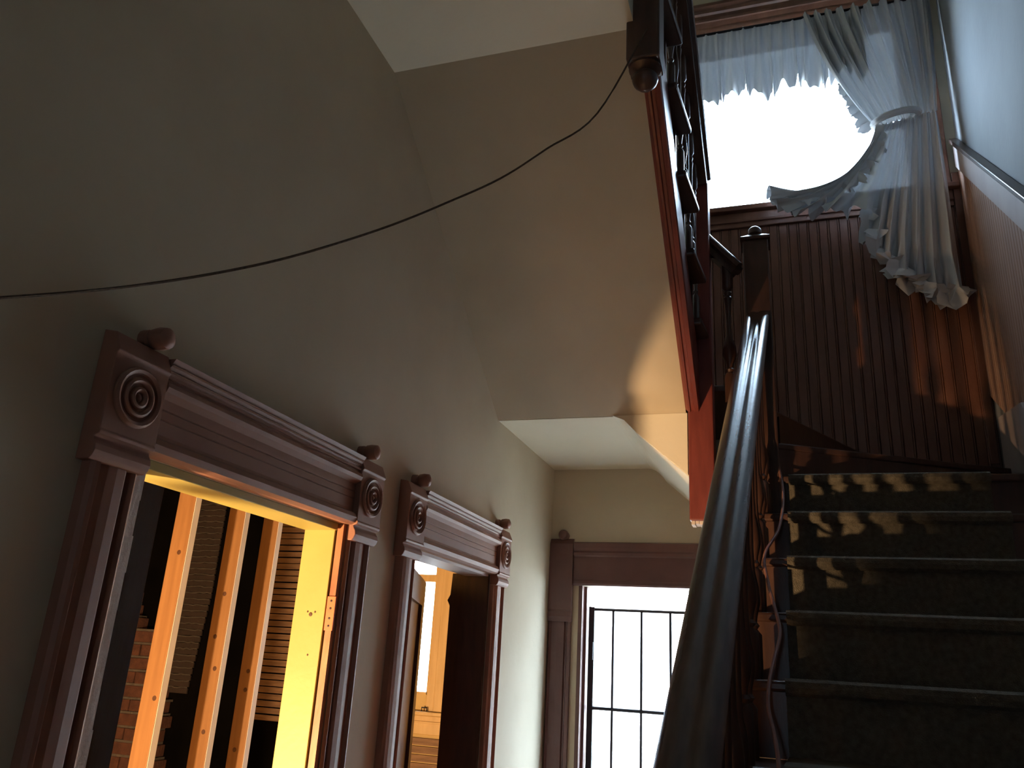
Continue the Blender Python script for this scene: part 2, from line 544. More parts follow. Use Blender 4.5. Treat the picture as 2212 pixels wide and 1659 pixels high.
for kx, kz, kr in ((-1.235, 0.085, 0.006), (-1.222, 0.092, 0.003), (-1.245, 0.092, 0.003), (-1.228, -0.02, 0.003)):
    mk('knot', lathe([(kr, 0.0), (kr * 0.6, -0.001)], (kx, D1[1], kz), 'y', 8), 'knot', d1)

d2 = empty('door_2', (XL, 2.9, FL), 'brown carved door surround nearest the back door, with a dark jamb', 'door', kind=ST)
corner_block(d2, 2.432, 1)
corner_block(d2, 3.365, -1)
header('header', 2.503, 3.294, d2)
casing(d2, 2.380, 1)
casing(d2, 3.418, -1)
mk('jamb', box(XLo, XL - 0.004, D2[1] - 0.02, D2[1], FL, HEAD), 'darkwood', d2)
mk('jamb_head', box(XLo, XL - 0.004, D2[0], D2[1] - 0.02, HEAD - 0.01, HEAD), 'caprail', d2)
mk('jamb', box(XLo, XL - 0.004, D2[0], D2[0] + 0.02, FL, HEAD - 0.02), 'casing', d2)
# back of the room-side casing, seen in outline past the jamb
cp = [(XLo - 0.06, FL), (XLo - 0.06, 0.20), (XLo - 0.072, 0.222), (XLo - 0.06, 0.245), (XLo - 0.056, HEAD - 0.001), (XLo, HEAD - 0.001), (XLo, FL)]
mk('room_casing', prism(cp, 'y', D2[1] - 0.02, D2[1] + 0.1), 'darkwood', d2)

# dark door leaf standing open inside the far doorway
la = Vector((-0.262, 0.74, 0)).normalized()
ln = Vector((la.y, -la.x, 0))
P0 = Vector((XLo + 0.075, D2[0] + 0.03, 0))
leaf = empty('panelled_door', (P0.x, P0.y, FL + 0.01), 'dark brown door leaf ajar inside the doorway nearest the back door', 'door')


def leafbox(s0, s1, t0, t1, z0, z1):
    V = []
    for z in (z0, z1):
        for s, t in ((s0, t0), (s1, t0), (s1, t1), (s0, t1)):
            q = P0 + la * s + ln * t
            V.append((q.x, q.y, z))
    return V, [(3, 2, 1, 0), (4, 5, 6, 7), (0, 1, 5, 4), (1, 2, 6, 5), (2, 3, 7, 6), (3, 0, 4, 7)]


for s in (0.0, 0.60):
    mk('stile', leafbox(s, s + 0.11, -0.02, 0.02, FL + 0.01, HEAD - 0.05), 'darkwood', leaf)
for z0, z1 in ((FL + 0.01, FL + 0.22), (-0.75, -0.6), (HEAD - 0.15, HEAD - 0.05)):
    mk('rail', leafbox(0.11, 0.60, -0.02, 0.02, z0, z1), 'darkwood', leaf)
for z0, z1 in ((FL + 0.22, -0.75), (-0.6, HEAD - 0.15)):
    mk('panel', leafbox(0.11, 0.60, -0.008, 0.008, z0, z1), 'darkwood', leaf)

# ------------------------------------------------------------------ gutted room: studs, lath, brick
XS = -2.30
part = empty('stud_partition', (XS, 2.8, FL), 'bare partition of new pine studs in the gutted room', 'partition')
kn = {0: [(0.335, 0.4), (-0.22, 0.25), (-0.56, 0.5)], 1: [(0.20, 0.45), (0.02, 0.6), (-0.11, 0.3), (-0.36, 0.35)], 2: [(-0.12, 0.5), (-0.20, 0.5), (-0.45, 0.6)]}
for i, y in enumerate((2.075, 2.745, 3.085, 3.350, 3.75)):
    s = mk('stud', box(XS - 0.085, XS, y, y + 0.040, FL + 0.04, 1.26), 'pine', part, bevel=0.003)
    mk('edge_face', box(XS, XS + 0.0015, y + 0.003, y + 0.037, FL + 0.04, 1.26), 'paleedge', s, label='pale stud edge')  # added strip, daylight put into its colour on the hall-facing side
    for z, fx in kn.get(i - 1, []):
        mk('knot', lathe([(0.011, 0.001), (0.009, -0.001), (0.003, -0.0012)], (XS - 0.085 * fx, y, z), 'y', 10), 'knot', s)
mk('sole_plate', box(XS - 0.085, XS, 2.0, 4.2, FL, FL + 0.04), 'pine', part)
mk('top_plate', box(XS - 0.085, XS, 2.0, 4.2, 1.26, 1.30), 'pine', part)

lw = empty('lath_wall', (-2.75, YB, FL), 'strip of bare horizontal wooden laths beside the yellow jamb', 'lath')
z = -0.62
k = 0
while z < 1.0:
    xa = -2.955 - 0.03 * random.random()
    xb = -2.50
    dy = 0.004 * random.random()
    cut = -2.60 - 0.16 * random.random()
    if z > -0.43:
        mk('lath', box(xa, xb, YB - 0.022 - dy, YB - 0.012, z, z + 0.0275 + 0.004 * random.random()), 'lath', lw)
    z += 0.0362
    k += 1
mk('backing', box(-2.95, -2.50, YB - 0.010, YB - 0.001, -0.45, 1.0), 'tar', lw)
mk('fixing', tube(catmull([(-2.66, YB - 0.03, -0.12), (-2.64, YB - 0.05, -0.16), (-2.68, YB - 0.045, -0.2), (-2.65, YB - 0.04, -0.25), (-2.69, YB - 0.03, -0.29)], 5), 0.014), 'iron', lw, smooth=True, label='dark twisted wire fixing')

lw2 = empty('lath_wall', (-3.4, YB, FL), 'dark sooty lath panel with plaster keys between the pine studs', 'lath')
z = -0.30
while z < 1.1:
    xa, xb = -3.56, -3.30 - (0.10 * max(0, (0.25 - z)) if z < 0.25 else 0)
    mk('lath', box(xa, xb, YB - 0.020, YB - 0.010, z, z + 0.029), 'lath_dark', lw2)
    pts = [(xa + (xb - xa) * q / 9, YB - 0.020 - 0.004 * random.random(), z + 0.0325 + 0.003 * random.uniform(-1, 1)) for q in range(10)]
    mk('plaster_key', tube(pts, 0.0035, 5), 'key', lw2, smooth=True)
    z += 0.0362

ch = empty('brick_pier', (-3.9, 4.15, FL), 'ragged red brick pier in the dark behind the pine studs', 'brick pier')
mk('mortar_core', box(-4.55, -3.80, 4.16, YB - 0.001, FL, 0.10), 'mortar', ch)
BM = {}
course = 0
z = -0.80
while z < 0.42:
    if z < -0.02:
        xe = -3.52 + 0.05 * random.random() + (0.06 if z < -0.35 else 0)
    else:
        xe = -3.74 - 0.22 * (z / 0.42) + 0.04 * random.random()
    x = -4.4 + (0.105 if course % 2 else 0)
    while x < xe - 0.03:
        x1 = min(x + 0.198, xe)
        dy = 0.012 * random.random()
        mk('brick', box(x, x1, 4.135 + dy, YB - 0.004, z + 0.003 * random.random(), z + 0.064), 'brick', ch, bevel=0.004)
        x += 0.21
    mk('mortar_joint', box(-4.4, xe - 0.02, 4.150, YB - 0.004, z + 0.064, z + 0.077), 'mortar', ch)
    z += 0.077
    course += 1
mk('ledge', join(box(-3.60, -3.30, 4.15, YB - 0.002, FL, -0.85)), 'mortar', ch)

A_, B_ = Vector((-1.555, 1.505, 0)), Vector((-1.655, 1.823, 0))
q = (B_ - A_).normalized()
qn = Vector((q.y, -q.x, 0)) * 0.012
mk('upright_board', prism([(A_.x - qn.x, A_.y - qn.y), (B_.x - qn.x, B_.y - qn.y), (B_.x + qn.x, B_.y + qn.y), (A_.x + qn.x, A_.y + qn.y)], 'z', FL, 1.29), 'blackboard',
   label='dark brown upright board just inside the doorway with the pine studs', cat='board')

# far room window
w2 = empty('window_2', (-2.3, YB, W2[2]), 'honey coloured window seen through the doorway nearest the back door', 'window', kind=ST)
mk('frame', join(box(W2[0], W2[0] + 0.03, YB, YB + 0.1, W2[2], W2[3]), box(W2[1] - 0.012, W2[1], YB, YB + 0.1, W2[2], W2[3]), box(W2[0], W2[1], YB, YB + 0.1, W2[3] - 0.02, W2[3]), box(W2[0], W2[1], YB, YB + 0.1, W2[2], W2[2] + 0.012)), 'ochrewood', w2)
mk('pane', box(W2[0] + 0.03, W2[1] - 0.012, YB + 0.05, YB + 0.055, W2[2] + 0.012, W2[3] - 0.02), 'glass', w2)
mk('meeting_rail', box(W2[0] + 0.03, W2[1] - 0.012, YB + 0.02, YB + 0.048, 0.385, 0.425), 'ochrewood', w2)
mk('casing', box(W2[1], W2[1] + 0.045, YB - 0.02, YB - 0.001, -0.285, 0.72), 'ochrewood', w2, bevel=0.003)
mk('casing', box(W2[1] + 0.046, W2[1] + 0.13, YB - 0.028, YB - 0.001, -0.285, 0.72), 'ochrewood', w2, bevel=0.003)
mk('stool', box(W2[0] - 0.02, W2[1] + 0.16, YB - 0.05, YB - 0.001, -0.307, -0.287), 'ochrewood', w2, bevel=0.004)
mk('apron', box(W2[0] - 0.02, W2[1] + 0.14, YB - 0.022, YB - 0.001, -0.40, -0.308), 'ochrewood', w2, bevel=0.003)
mk('apron_bead', box(W2[0] - 0.02, W2[1] + 0.14, YB - 0.030, YB - 0.022, -0.345, -0.335), 'ochrewood', w2, bevel=0.002)
lt = mk('latch', join(tube([(-1.845, YB - 0.035, -0.286), (-1.845, YB - 0.035, -0.268), (-1.815, YB - 0.035, -0.268), (-1.815, YB - 0.035, -0.286)], 0.004, 6)), 'iron', w2)
lw3 = empty('lath_apron', (-2.0, YB, -0.6), 'bare laths under the far room window', 'lath')
z = -0.415
while z > -0.9:
    mk('lath', box(-2.3, -1.5, YB - 0.018, YB - 0.003, z - 0.036, z - 0.003), 'lath', lw3)
    z -= 0.040

# ------------------------------------------------------------------ work lamp in the gutted room
LP = Vector((-1.95, 0.50, -0.69))
lamp = empty('work_lamp', (LP.x, LP.y, FL), 'small work lamp on a stand inside the gutted room', 'lamp')
for a in (90, 210, 330):
    c, s_ = math.cos(math.radians(a)), math.sin(math.radians(a))
    mk('leg', tube([(LP.x, LP.y, FL + 0.25), (LP.x + 0.25 * c, LP.y + 0.25 * s_, FL + 0.01)], 0.010), 'iron', lamp)
mk('pole', tube([(LP.x, LP.y, FL + 0.2), (LP.x, LP.y, LP.z - 0.13)], 0.012), 'iron', lamp)
mk('socket', lathe([(0.02, -0.13), (0.025, -0.10), (0.025, -0.07), (0.018, -0.065)], LP, 'z', 12), 'iron', lamp)
fx = LP.x + 0.30
mk('barn_door', prism([(LP.y + 0.456, LP.z + 0.266), (LP.y + 0.345, LP.z + 0.226), (LP.y + 0.345, LP.z + 0.420), (LP.y + 0.456, LP.z + 0.480)], 'x', fx, fx + 0.004), 'iron', lamp)  # added unseen flap, shaped to keep lamp light off curtain and wainscot
mk('flap_arm', tube([(LP.x, LP.y, LP.z - 0.10), (LP.x + 0.36, LP.y + 0.16, LP.z - 0.10), (fx + 0.002, LP.y + 0.346, LP.z + 0.24)], 0.005, 6), 'iron', lamp)  # arm holding the added flap, routed clear of the light
ld = bpy.data.lights.new('bulb_light', 'POINT')
ld.energy = 500
ld.color = (1.0, 0.64, 0.34)
ld.shadow_soft_size = 0.05
lo = bpy.data.objects.new('bulb_light', ld)
COL.objects.link(lo)
lo.location = LP + Vector((0, 0, E))

# ------------------------------------------------------------------ back door
d3 = empty('door_3', (-0.6, YB, FL), 'dark framed back door of barred glass under the landing', 'door', kind=ST)
hp = [(0.0, 0.386), (0.018, 0.386), (0.024, 0.396), (0.020, 0.408), (0.016, 0.415), (0.016, 0.535), (0.024, 0.542), (0.028, 0.555), (0.022, 0.565), (0.028, 0.580), (0.034, 0.605), (0.0, 0.615)]
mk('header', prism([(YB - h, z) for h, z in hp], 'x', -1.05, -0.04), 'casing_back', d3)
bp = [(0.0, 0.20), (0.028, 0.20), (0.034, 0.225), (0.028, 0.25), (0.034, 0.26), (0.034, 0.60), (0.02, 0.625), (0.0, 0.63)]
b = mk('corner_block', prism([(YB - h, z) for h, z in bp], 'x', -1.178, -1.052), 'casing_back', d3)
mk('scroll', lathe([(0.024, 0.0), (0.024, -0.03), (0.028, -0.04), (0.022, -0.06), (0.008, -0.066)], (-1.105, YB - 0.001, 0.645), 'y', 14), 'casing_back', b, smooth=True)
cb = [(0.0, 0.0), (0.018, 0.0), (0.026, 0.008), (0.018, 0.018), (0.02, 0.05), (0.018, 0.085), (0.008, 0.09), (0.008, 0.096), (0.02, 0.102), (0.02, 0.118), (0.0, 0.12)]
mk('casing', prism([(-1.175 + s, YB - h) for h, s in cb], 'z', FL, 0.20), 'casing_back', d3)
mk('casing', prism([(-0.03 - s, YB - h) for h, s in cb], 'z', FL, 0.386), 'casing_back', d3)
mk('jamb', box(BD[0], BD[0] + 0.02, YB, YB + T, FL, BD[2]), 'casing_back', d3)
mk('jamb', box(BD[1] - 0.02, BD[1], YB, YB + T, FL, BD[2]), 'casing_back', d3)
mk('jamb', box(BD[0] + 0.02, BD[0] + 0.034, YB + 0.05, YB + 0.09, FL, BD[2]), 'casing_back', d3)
YD = YB + 0.14
sd = mk('storm_door_frame', join(box(-0.996, -0.966, YD, YD + 0.03, FL + 0.02, 0.29), box(-0.23, -0.205, YD, YD + 0.03, FL + 0.02, 0.29), box(-0.966, -0.23, YD, YD + 0.03, FL + 0.02, FL + 0.3)), 'iron', d3)
mk('closer_plate', box(-0.99, -0.968, YD - 0.012, YD, 0.02, 0.11), 'iron', d3, bevel=0.002)
for xb_ in (-0.866, -0.716, -0.566, -0.416, -0.30):
    mk('bar', tube([(xb_, YD + 0.012, FL + 0.3), (xb_, YD + 0.012, 0.278)], 0.0075, 8), 'iron', d3, smooth=True)
mk('bar', tube([(-0.966, YD + 0.012, 0.278), (-0.23, YD + 0.012, 0.278)], 0.0085, 8), 'iron', d3, smooth=True)
mk('bar', tube([(-0.966, YD + 0.012, -0.215), (-0.23, YD + 0.012, -0.215)], 0.0095, 8), 'iron', d3, smooth=True)
mk('bar', tube([(-0.966, YD + 0.012, -0.75), (-0.23, YD + 0.012, -0.75)], 0.0065, 8), 'iron', d3, smooth=True)
mk('pane', box(-0.966, -0.23, YD + 0.022, YD + 0.026, FL + 0.3, 0.268), 'dirtyglass', d3)

# outside the back door
mk('ground', box(-14, 14, YB + 0.35, 24, FL - 0.35, FL - 0.25), 'concrete', kind=ST, label='pale sunlit yard outside the back door', cat='ground')
nb = empty('house', (2.0, 15.0, FL - 0.25), 'pale sided neighbouring house beyond the yard', 'house')
mk('wall', box(-7, 9, 15.0, 15.3, FL - 0.25, 3.2), 'ext', nb)
mk('roof', prism([(14.6, 3.2), (18.5, 5.6), (18.5, 5.5), (14.6, 3.05)], 'x', -7.3, 9.3), 'shingle', nb)
for hx in (-6.4, 1.5, 4.2, 7.0):
    wq = mk('window', box(hx, hx + 1.0, 14.94, 15.0, 0.0, 1.5), 'ext', nb)
    mk('pane', box(hx + 0.08, hx + 0.92, 14.92, 14.94, 0.08, 1.42), 'iron', wq)

# front door (behind the viewer) that lets daylight into the hall
d4 = empty('door_4', (-0.3, YF, FL), 'brown entrance door with a small pane behind the viewer', 'door', kind=ST)
FP = (-0.42, -0.18, -0.12, 0.12)
mk('leaf', join(box(-0.75, FP[0], YF - 0.1, YF - 0.05, FL, 0.40), box(FP[1], 0.15, YF - 0.1, YF - 0.05, FL, 0.40), box(FP[0], FP[1], YF - 0.1, YF - 0.05, FL, FP[2]), box(FP[0], FP[1], YF - 0.1, YF - 0.05, FP[3], 0.40)), 'casing', d4)
mk('pane', box(FP[0], FP[1], YF - 0.077, YF - 0.073, FP[2], FP[3]), 'glass', d4)
mk('knob', lathe([(0.012, 0.0), (0.012, 0.03), (0.028, 0.04), (0.03, 0.055), (0.02, 0.068), (0.003, 0.07)], (0.06, YF - 0.05, -0.72), 'y', 14), 'iron', d4, smooth=True)

# ------------------------------------------------------------------ lower flight of stairs
RI, TR = 0.19, 0.235
LY, LZ = 3.302, 0.746
N = 13


def xl(y):          # line of the lower balustrade
    return -0.050 - 0.052 * (3.25 - y)


st = empty('staircase', (0.4, 1.9, FL), 'dark wooden stairs climbing away to the window, with carpet', 'staircase')
for k in range(N):
    z = LZ - RI * k
    y = LY - TR * k
    x0 = xl(y) - 0.05
    if k > 0:
        x1 = xr(y) - 0.004
        mk('tread', box(x0, x1, y, y + TR + 0.012, z - 0.028, z), 'darkwood', st, bevel=0.008)
    mk('riser', box(x0 + 0.02, xr(y) - 0.004, y + 0.024, y + 0.044, z - RI, z - 0.028), 'darkwood', st)
# winder treads turning left round the newel
px, py = xl(3.3) + 0.055, 3.33
wz = [LZ, 0.891, 1.036, 1.18]
XR = xr(YB) - 0.004
YW = YB - 0.022


def prismz(poly, z0, z1):
    return prism(poly, 'z', z0, z1)


w_polys = [[(xl(3.3) - 0.05, LY), (xr(LY) - 0.004, LY), (xr(3.9) - 0.004, 3.9), (px, py + 0.01)],
           [(px, py), (xr(3.88) - 0.004, 3.86), (xr(YW) - 0.004, YW), (0.42, YW), (px, py + 0.02)],
           [(px - 0.005, py + 0.02), (0.46, YW), (-0.10, YW), (-0.10, py + 0.02)],
           [(XL + 0.002, SB_Y + 0.02), (-0.36, SB_Y + 0.02), (-0.36, 3.42), (-0.095, 3.42), (-0.095, YW), (XL + 0.002, YW)]]
for p, z in zip(w_polys, wz):
    mk('winder_tread', prismz(p, z - 0.028, z), 'darkwood', st, bevel=0.006)
mk('riser', prismz([(px, py + 0.02), (px, py), (xr(3.86) - 0.004, 3.872), (xr(3.9) - 0.004, 3.892)], LZ, wz[1] - 0.028), 'darkwood', st)
mk('riser', prismz([(px - 0.005, py + 0.04), (px + 0.01, py + 0.02), (0.46, YW), (0.435, YW)], wz[1], wz[2] - 0.028), 'darkwood', st)
mk('riser', box(-0.115, -0.098, 3.42, YW, wz[2], wz[3] - 0.028), 'darkwood', st)
# side panel under the flight (hall side)
yb0 = LY - TR * 12
pts = [(yb0 + 0.03, FL), (LY + 0.06, FL), (LY + 0.06, LZ - 0.03)]
for k in range(N):
    y = LY - TR * k
    z = LZ - RI * k
    pts += [(y + 0.022, z - 0.029), (y + 0.022, z - RI - 0.029)] if k < N - 1 else [(y + 0.03, z - 0.029)]
V = []
for dx in (-0.035, -0.01):
    for (y, z) in pts:
        V.append((xl(y) + dx, y, z))
n = len(pts)
mk('side_panel', (V, [tuple(reversed(range(n))), tuple(range(n, 2 * n))] + [(j, (j + 1) % n, n + (j + 1) % n, n + j) for j in range(n)]), 'redwood', st)
mk('fascia', box(-0.234, xl(3.3) - 0.06, 3.28, 3.325, LZ - 0.17, LZ - 0.03), 'darkwood', st)
# wall string on the right wall
sp = [(0.45, FL)]
yy = [0.45, LY + 0.1]
slope = RI / TR
prof = [(0.40, LZ - slope * (LY - 0.40) + 0.10), (LY + 0.10, LZ + 0.30), (4.0, 1.16), (4.0, 0.9), (LY + 0.1, LZ - 0.15), (0.40, LZ - slope * (LY - 0.40) - 0.15)]
prof = [(y, max(z, FL)) for y, z in prof]
V = [(xr(y) - d, y, z) for d in (0.0035, 0.0015) for y, z in prof]
V = [(xr(y) - d, y, z) for d in (0.026, 0.001) for y, z in prof]
n = len(prof)
mk('wall_string', (V, [tuple(reversed(range(n))), tuple(range(n, 2 * n))] + [(j, (j + 1) % n, n + (j + 1) % n, n + j) for j in range(n)]), 'caprail', st, label='pale wall string board')

# carpet runner
th = 0.007
V, F = [], []
path = []
for k in range(N - 1, -1, -1):
    y = LY - TR * k
    z = LZ - RI * k
    path += [(y + 0.022, z - RI + 0.001), (y + 0.022, z - 0.030), (y + 0.002, z - 0.030), (y - 0.007, z - 0.024), (y - 0.010, z - 0.014), (y - 0.007, z - 0.004), (y + 0.002, z + 0.001)]
path += [(LY + 0.22, LZ + 0.001)]
n = len(path)
for i, (y, z) in enumerate(path):
    a = Vector((0, path[max(i - 1, 0)][0] - path[min(i + 1, n - 1)][0], path[max(i - 1, 0)][1] - path[min(i + 1, n - 1)][1])).normalized()
    nn = Vector((0, a.z, -a.y))
    nn = nn if nn.y < 0 or nn.z > 0 else -nn
    xa, xb = 0.040 - 0.05 * (LY - y), min(0.745 - 0.03 * (LY - y), xr(y) - 0.05)
    o2 = Vector((0, y, z)) + nn * th
    V += [(xa, y, z), (xb, y, z), (xb, o2.y, o2.z), (xa, o2.y, o2.z)]
for i in range(n - 1):
    for j in range(4):
        k = (j + 1) % 4
        F.append((4 * i + j, 4 * i + k, 4 * i + 4 + k, 4 * i + 4 + j))
F += [(3, 2, 1, 0), (4 * n - 4, 4 * n - 3, 4 * n - 2, 4 * n - 1)]
mk('carpet_runner', (V, F), 'carpet', label='dark olive carpet runner on the lower stairs', cat='carpet')

# ------------------------------------------------------------------ balustrades


def baluster_geo(c, h, r=0.021, fat=1.0, slim=1.0):
    b = []
    s = 0.020 * 1.25
    P = [(s, 0.0), (s, 0.12), (0.012, 0.135), (0.019, 0.145), (0.012, 0.155), (0.014, 0.17), (0.024 * fat, 0.21), (0.022 * fat, 0.25), (0.012, 0.30), (0.010, 0.36), (0.013, h - 0.20),
         (0.019, h - 0.17), (0.012, h - 0.16), (0.019, h - 0.145), (0.012, h - 0.135), (s, h - 0.12), (s, h)]
    return lathe([(a * slim, b_) for a, b_ in P], c, 'z', 10)


RAILP = [(-0.030, -0.062), (0.030, -0.062), (0.034, -0.048), (0.030, -0.036), (0.046, -0.028), (0.050, -0.014), (0.042, -0.003), (0.026, 0.004), (0.012, 0.004), (0.006, 0.000), (-0.006, 0.000), (-0.012, 0.004), (-0.026, 0.004), (-0.042, -0.003), (-0.050, -0.014), (-0.046, -0.028), (-0.030, -0.036), (-0.034, -0.048)]


def rail_geo(a, b):
    a, b = Vector(a), Vector(b)
    t = (b - a).normalized()
    u = t.cross(Vector((0, 0, 1))).normalized()
    v = u.cross(t)
    return sweep(RAILP, [a, b], lambda i: (u, v))


def newel(parent, xc, yc, z0, z1, w=0.052, material='redwood', cap='knob', drop=None):
    parts = [box(xc - w, xc + w, yc - w, yc + w, z0, z1)]
    n_ = mk('newel', join(*parts), material, parent, bevel=0.006)
    if cap == 'knob':
        V, F = [], []
        for s, h in ((w + 0.008, 0.0), (w + 0.008, 0.014), (w * 0.75, 0.030), (w * 0.5, 0.040)):
            V += [(xc - s, yc - s, z1 + h), (xc + s, yc - s, z1 + h), (xc + s, yc + s, z1 + h), (xc - s, yc + s, z1 + h)]
        for i in range(3):
            for j in range(4):
                k = (j + 1) % 4
                F.append((4 * i + j, 4 * i + k, 4 * i + 4 + k, 4 * i + 4 + j))
        F += [(3, 2, 1, 0), (12, 13, 14, 15)]
        c_ = mk('newel_cap', (V, F), material, n_)
        mk('knob', lathe([(0.020, 0.038), (0.018, 0.046), (0.028, 0.054), (0.030, 0.066), (0.026, 0.078), (0.016, 0.088), (0.003, 0.092)], (xc, yc, z1), 'z', 16), material, n_, smooth=True)
    return n_


b1 = empty('balustrade', (-0.12, 1.9, FL), 'polished dark handrail with turned balusters along the lower flight', 'balustrade')


def railz(y):
    return 1.425 - slope * (3.25 - y)


newel(b1, xl(3.33) + 0.002, 3.335, LZ - 0.25, 1.80, 0.054, 'darkwood')
mk('handrail', rail_geo((xl(0.52), 0.52, railz(0.52)), (xl(3.29), 3.29, railz(3.29))), 'rail', b1, smooth=True, label='long polished handrail with highlights')
newel(b1, xl(0.47), 0.42, FL, railz(0.47) + 0.12, 0.06)
src = {}
for k in range(1, N):
    y0 = LY - TR * k
    z0 = LZ - RI * k
    for q in (0.045, 0.1625):
        y = y0 + q
        h = railz(y) - 0.060 - z0
        if q not in src:
            src[q] = (mk('baluster', baluster_geo((xl(y), y, z0), h), 'darkwood', b1, smooth=True), xl(y), y, z0)
        else:
            s0, sx, sy, sz = src[q]
            clone(s0, b1, (xl(y) - sx, y - sy, z0 - sz))

b2 = empty('balustrade', (-0.17, 3.33, LZ), 'short steep rail between the two landing newels', 'balustrade')
mk('handrail', rail_geo((-0.105, 3.335, 1.70), (-0.240, 3.335, 1.86)), 'rail', b2, smooth=True)
mk('baluster', baluster_geo((-0.17, 3.335, 1.07), 0.65, fat=1.3), 'darkwood', b2, smooth=True)

# upper flight
XN2 = -0.289
b3 = empty('balustrade', (-0.30, 2.7, 0.5), 'upper flight balustrade with hanging newels, seen from below', 'balustrade')
n2 = newel(b3, XN2, 3.30, 0.56, 2.17, 0.051, cap='flat')
mk('newel_cap', box(XN2 - 0.058, XN2 + 0.058, 3.242, 3.358, 2.17, 2.195), 'redwood', n2, bevel=0.008)
mk('drop_tip', join(*[box(XN2 - 0.045 + 0.016 * i, XN2 - 0.045 + 0.016 * i + 0.014, 3.262, 3.33, 0.56 - 0.006 - 0.012 * random.random(), 0.561) for i in range(6)]), 'worn', n2, label='pale splintered newel tip')
n3 = newel(b3, -0.325, 2.02, 1.735, 3.2, 0.051, 'darkwood', cap='none')
mk('pendant', lathe([(0.048, 0.0), (0.050, -0.008), (0.036, -0.016), (0.026, -0.022), (0.036, -0.032), (0.040, -0.046), (0.034, -0.062), (0.020, -0.076), (0.004, -0.084)], (-0.325, 2.02, 1.735), 'z', 18), 'darkwood', n3, smooth=True)
# string of the upper flight: underside mouldings and right face
s_ang = (CE - SB_Z) / (SB_Y - SL_Y0)
XS0, XS1 = -0.350, -0.292
y_a, y_b = 2.075, 3.248
prof = [(XS0, -0.002), (XS0 + 0.012, -0.016), (XS0 + 0.020, -0.018), (XS0 + 0.024, -0.010), (XS0 + 0.034, -0.010), (XS0 + 0.038, -0.018), (XS1 - 0.004, -0.016), (XS1, -0.004), (XS1, 0.20), (XS0, 0.20)]
V = [(x, y, sof(y) + dz) for y in (y_a, y_b) for x, dz in prof]
n = len(prof)
us = empty('staircase', (-0.7, 2.6, SB_Z), 'upper stair flight rising towards the viewer, red string and dark tread ends', 'staircase')
mk('string', (V, [tuple(reversed(range(n))), tuple(range(n, 2 * n))] + [(j, (j + 1) % n, n + (j + 1) % n, n + j) for j in range(n)]), 'redwood', us, label='red varnished string moulding')
TZ = [1.33, 1.51, 1.69, 1.87, 2.05]
for i, z in enumerate(TZ):
    yc = 3.205 - 0.2605 * i
    ya, yb_ = yc - 0.125, yc + 0.145
    if i == 4:
        ya = 2.075
    V = [(XL + 0.003, ya, z), (-0.262, ya, z), (-0.240, yb_, z), (XL + 0.003, yb_, z)]
    V += [(a, b_, z + 0.03) for a, b_, _ in V]
    mk('tread', (V, [(3, 2, 1, 0), (4, 5, 6, 7), (0, 1, 5, 4), (1, 2, 6, 5), (2, 3, 7, 6), (3, 0, 4, 7)]), 'darkwood', us, bevel=0.008)
    mk('riser', box(XL + 0.003, XS1 - 0.002, yb_ - 0.045, yb_ - 0.025, z - 0.15, z), 'darkwood', us)
    for q in (-0.06, 0.07):
        yq = yc + q
        if yq < 2.11 or yq > 3.24:
            continue
        zr = 2.12 + s_ang * (3.25 - yq) - 0.062
        mk('baluster', baluster_geo((-0.290, yq, z + 0.03), zr - z - 0.03, slim=0.62), 'darkwood', b3, smooth=True)
mk('handrail', rail_geo((-0.268, 3.25, 2.12), (-0.292, 2.07, 2.12 + s_ang * 1.18)), 'rail', b3, smooth=True)

# ------------------------------------------------------------------ stair window and its trim
w1 = empty('window_1', (0.16, YB, WN[2]), 'bright stair window behind the ruffled curtain', 'window', kind=ST)
fx0, fx1, fz0, fz1 = WN
mk('frame', join(box(fx0, fx0 + 0.05, YB + 0.04, YB + 0.16, fz0, fz1), box(fx1 - 0.05, fx1, YB + 0.04, YB + 0.16, fz0, fz1), box(fx0 + 0.05, fx1 - 0.05, YB + 0.04, YB + 0.16, fz1 - 0.05, fz1), box(fx0 + 0.05, fx1 - 0.05, YB + 0.04, YB + 0.16, fz0, fz0 + 0.02)), 'darkwood', w1)
mk('pane', box(fx0 + 0.05, fx1 - 0.05, YB + 0.10, YB + 0.105, fz0 + 0.02, fz1 - 0.05), 'glass', w1)
hp = [(0.0, 3.80), (0.020, 3.80), (0.020, 3.85), (0.014, 3.855), (0.014, 3.87), (0.024, 3.90), (0.030, 3.905), (0.030, 3.925), (0.022, 3.93), (0.026, 3.955), (0.040, 3.962), (0.042, 3.985), (0.034, 3.99), (0.050, 4.01), (0.052, 4.03), (0.0, 4.035)]
mk('header', prism([(YB - h, z) for h, z in hp], 'x', -0.56, 0.998), 'bead', w1)
mk('corner_block', box(-0.665, -0.561, YB - 0.05, YB - 0.0005, 3.84, 4.06), 'bead', w1, bevel=0.004)
mk('casing', box(-0.655, -0.521, YB - 0.025, YB - 0.0005, 2.53, 3.84), 'bead', w1, bevel=0.004)
mk('casing', box(0.845, 0.96, YB - 0.025, YB - 0.0005, 2.53, 3.799), 'bead', w1, bevel=0.004)
mk('sill', box(-0.70, 0.99, YB - 0.065, YB - 0.0005, 2.495, 2.527), 'bead', w1, bevel=0.006)
mk('apron', box(-0.66, 0.96, YB - 0.030, YB - 0.0005, 2.400, 2.494), 'bead', w1, bevel=0.004)
mk('apron_bead', box(-0.66, 0.96, YB - 0.040, YB - 0.0305, 2.430, 2.445), 'bead', w1, bevel=0.004)

# wainscot: individual beaded boards
t1 = empty('trim_1', (0.4, YB, LZ), 'dark beadboard wainscot under the stair window', 'wainscot', kind=ST)


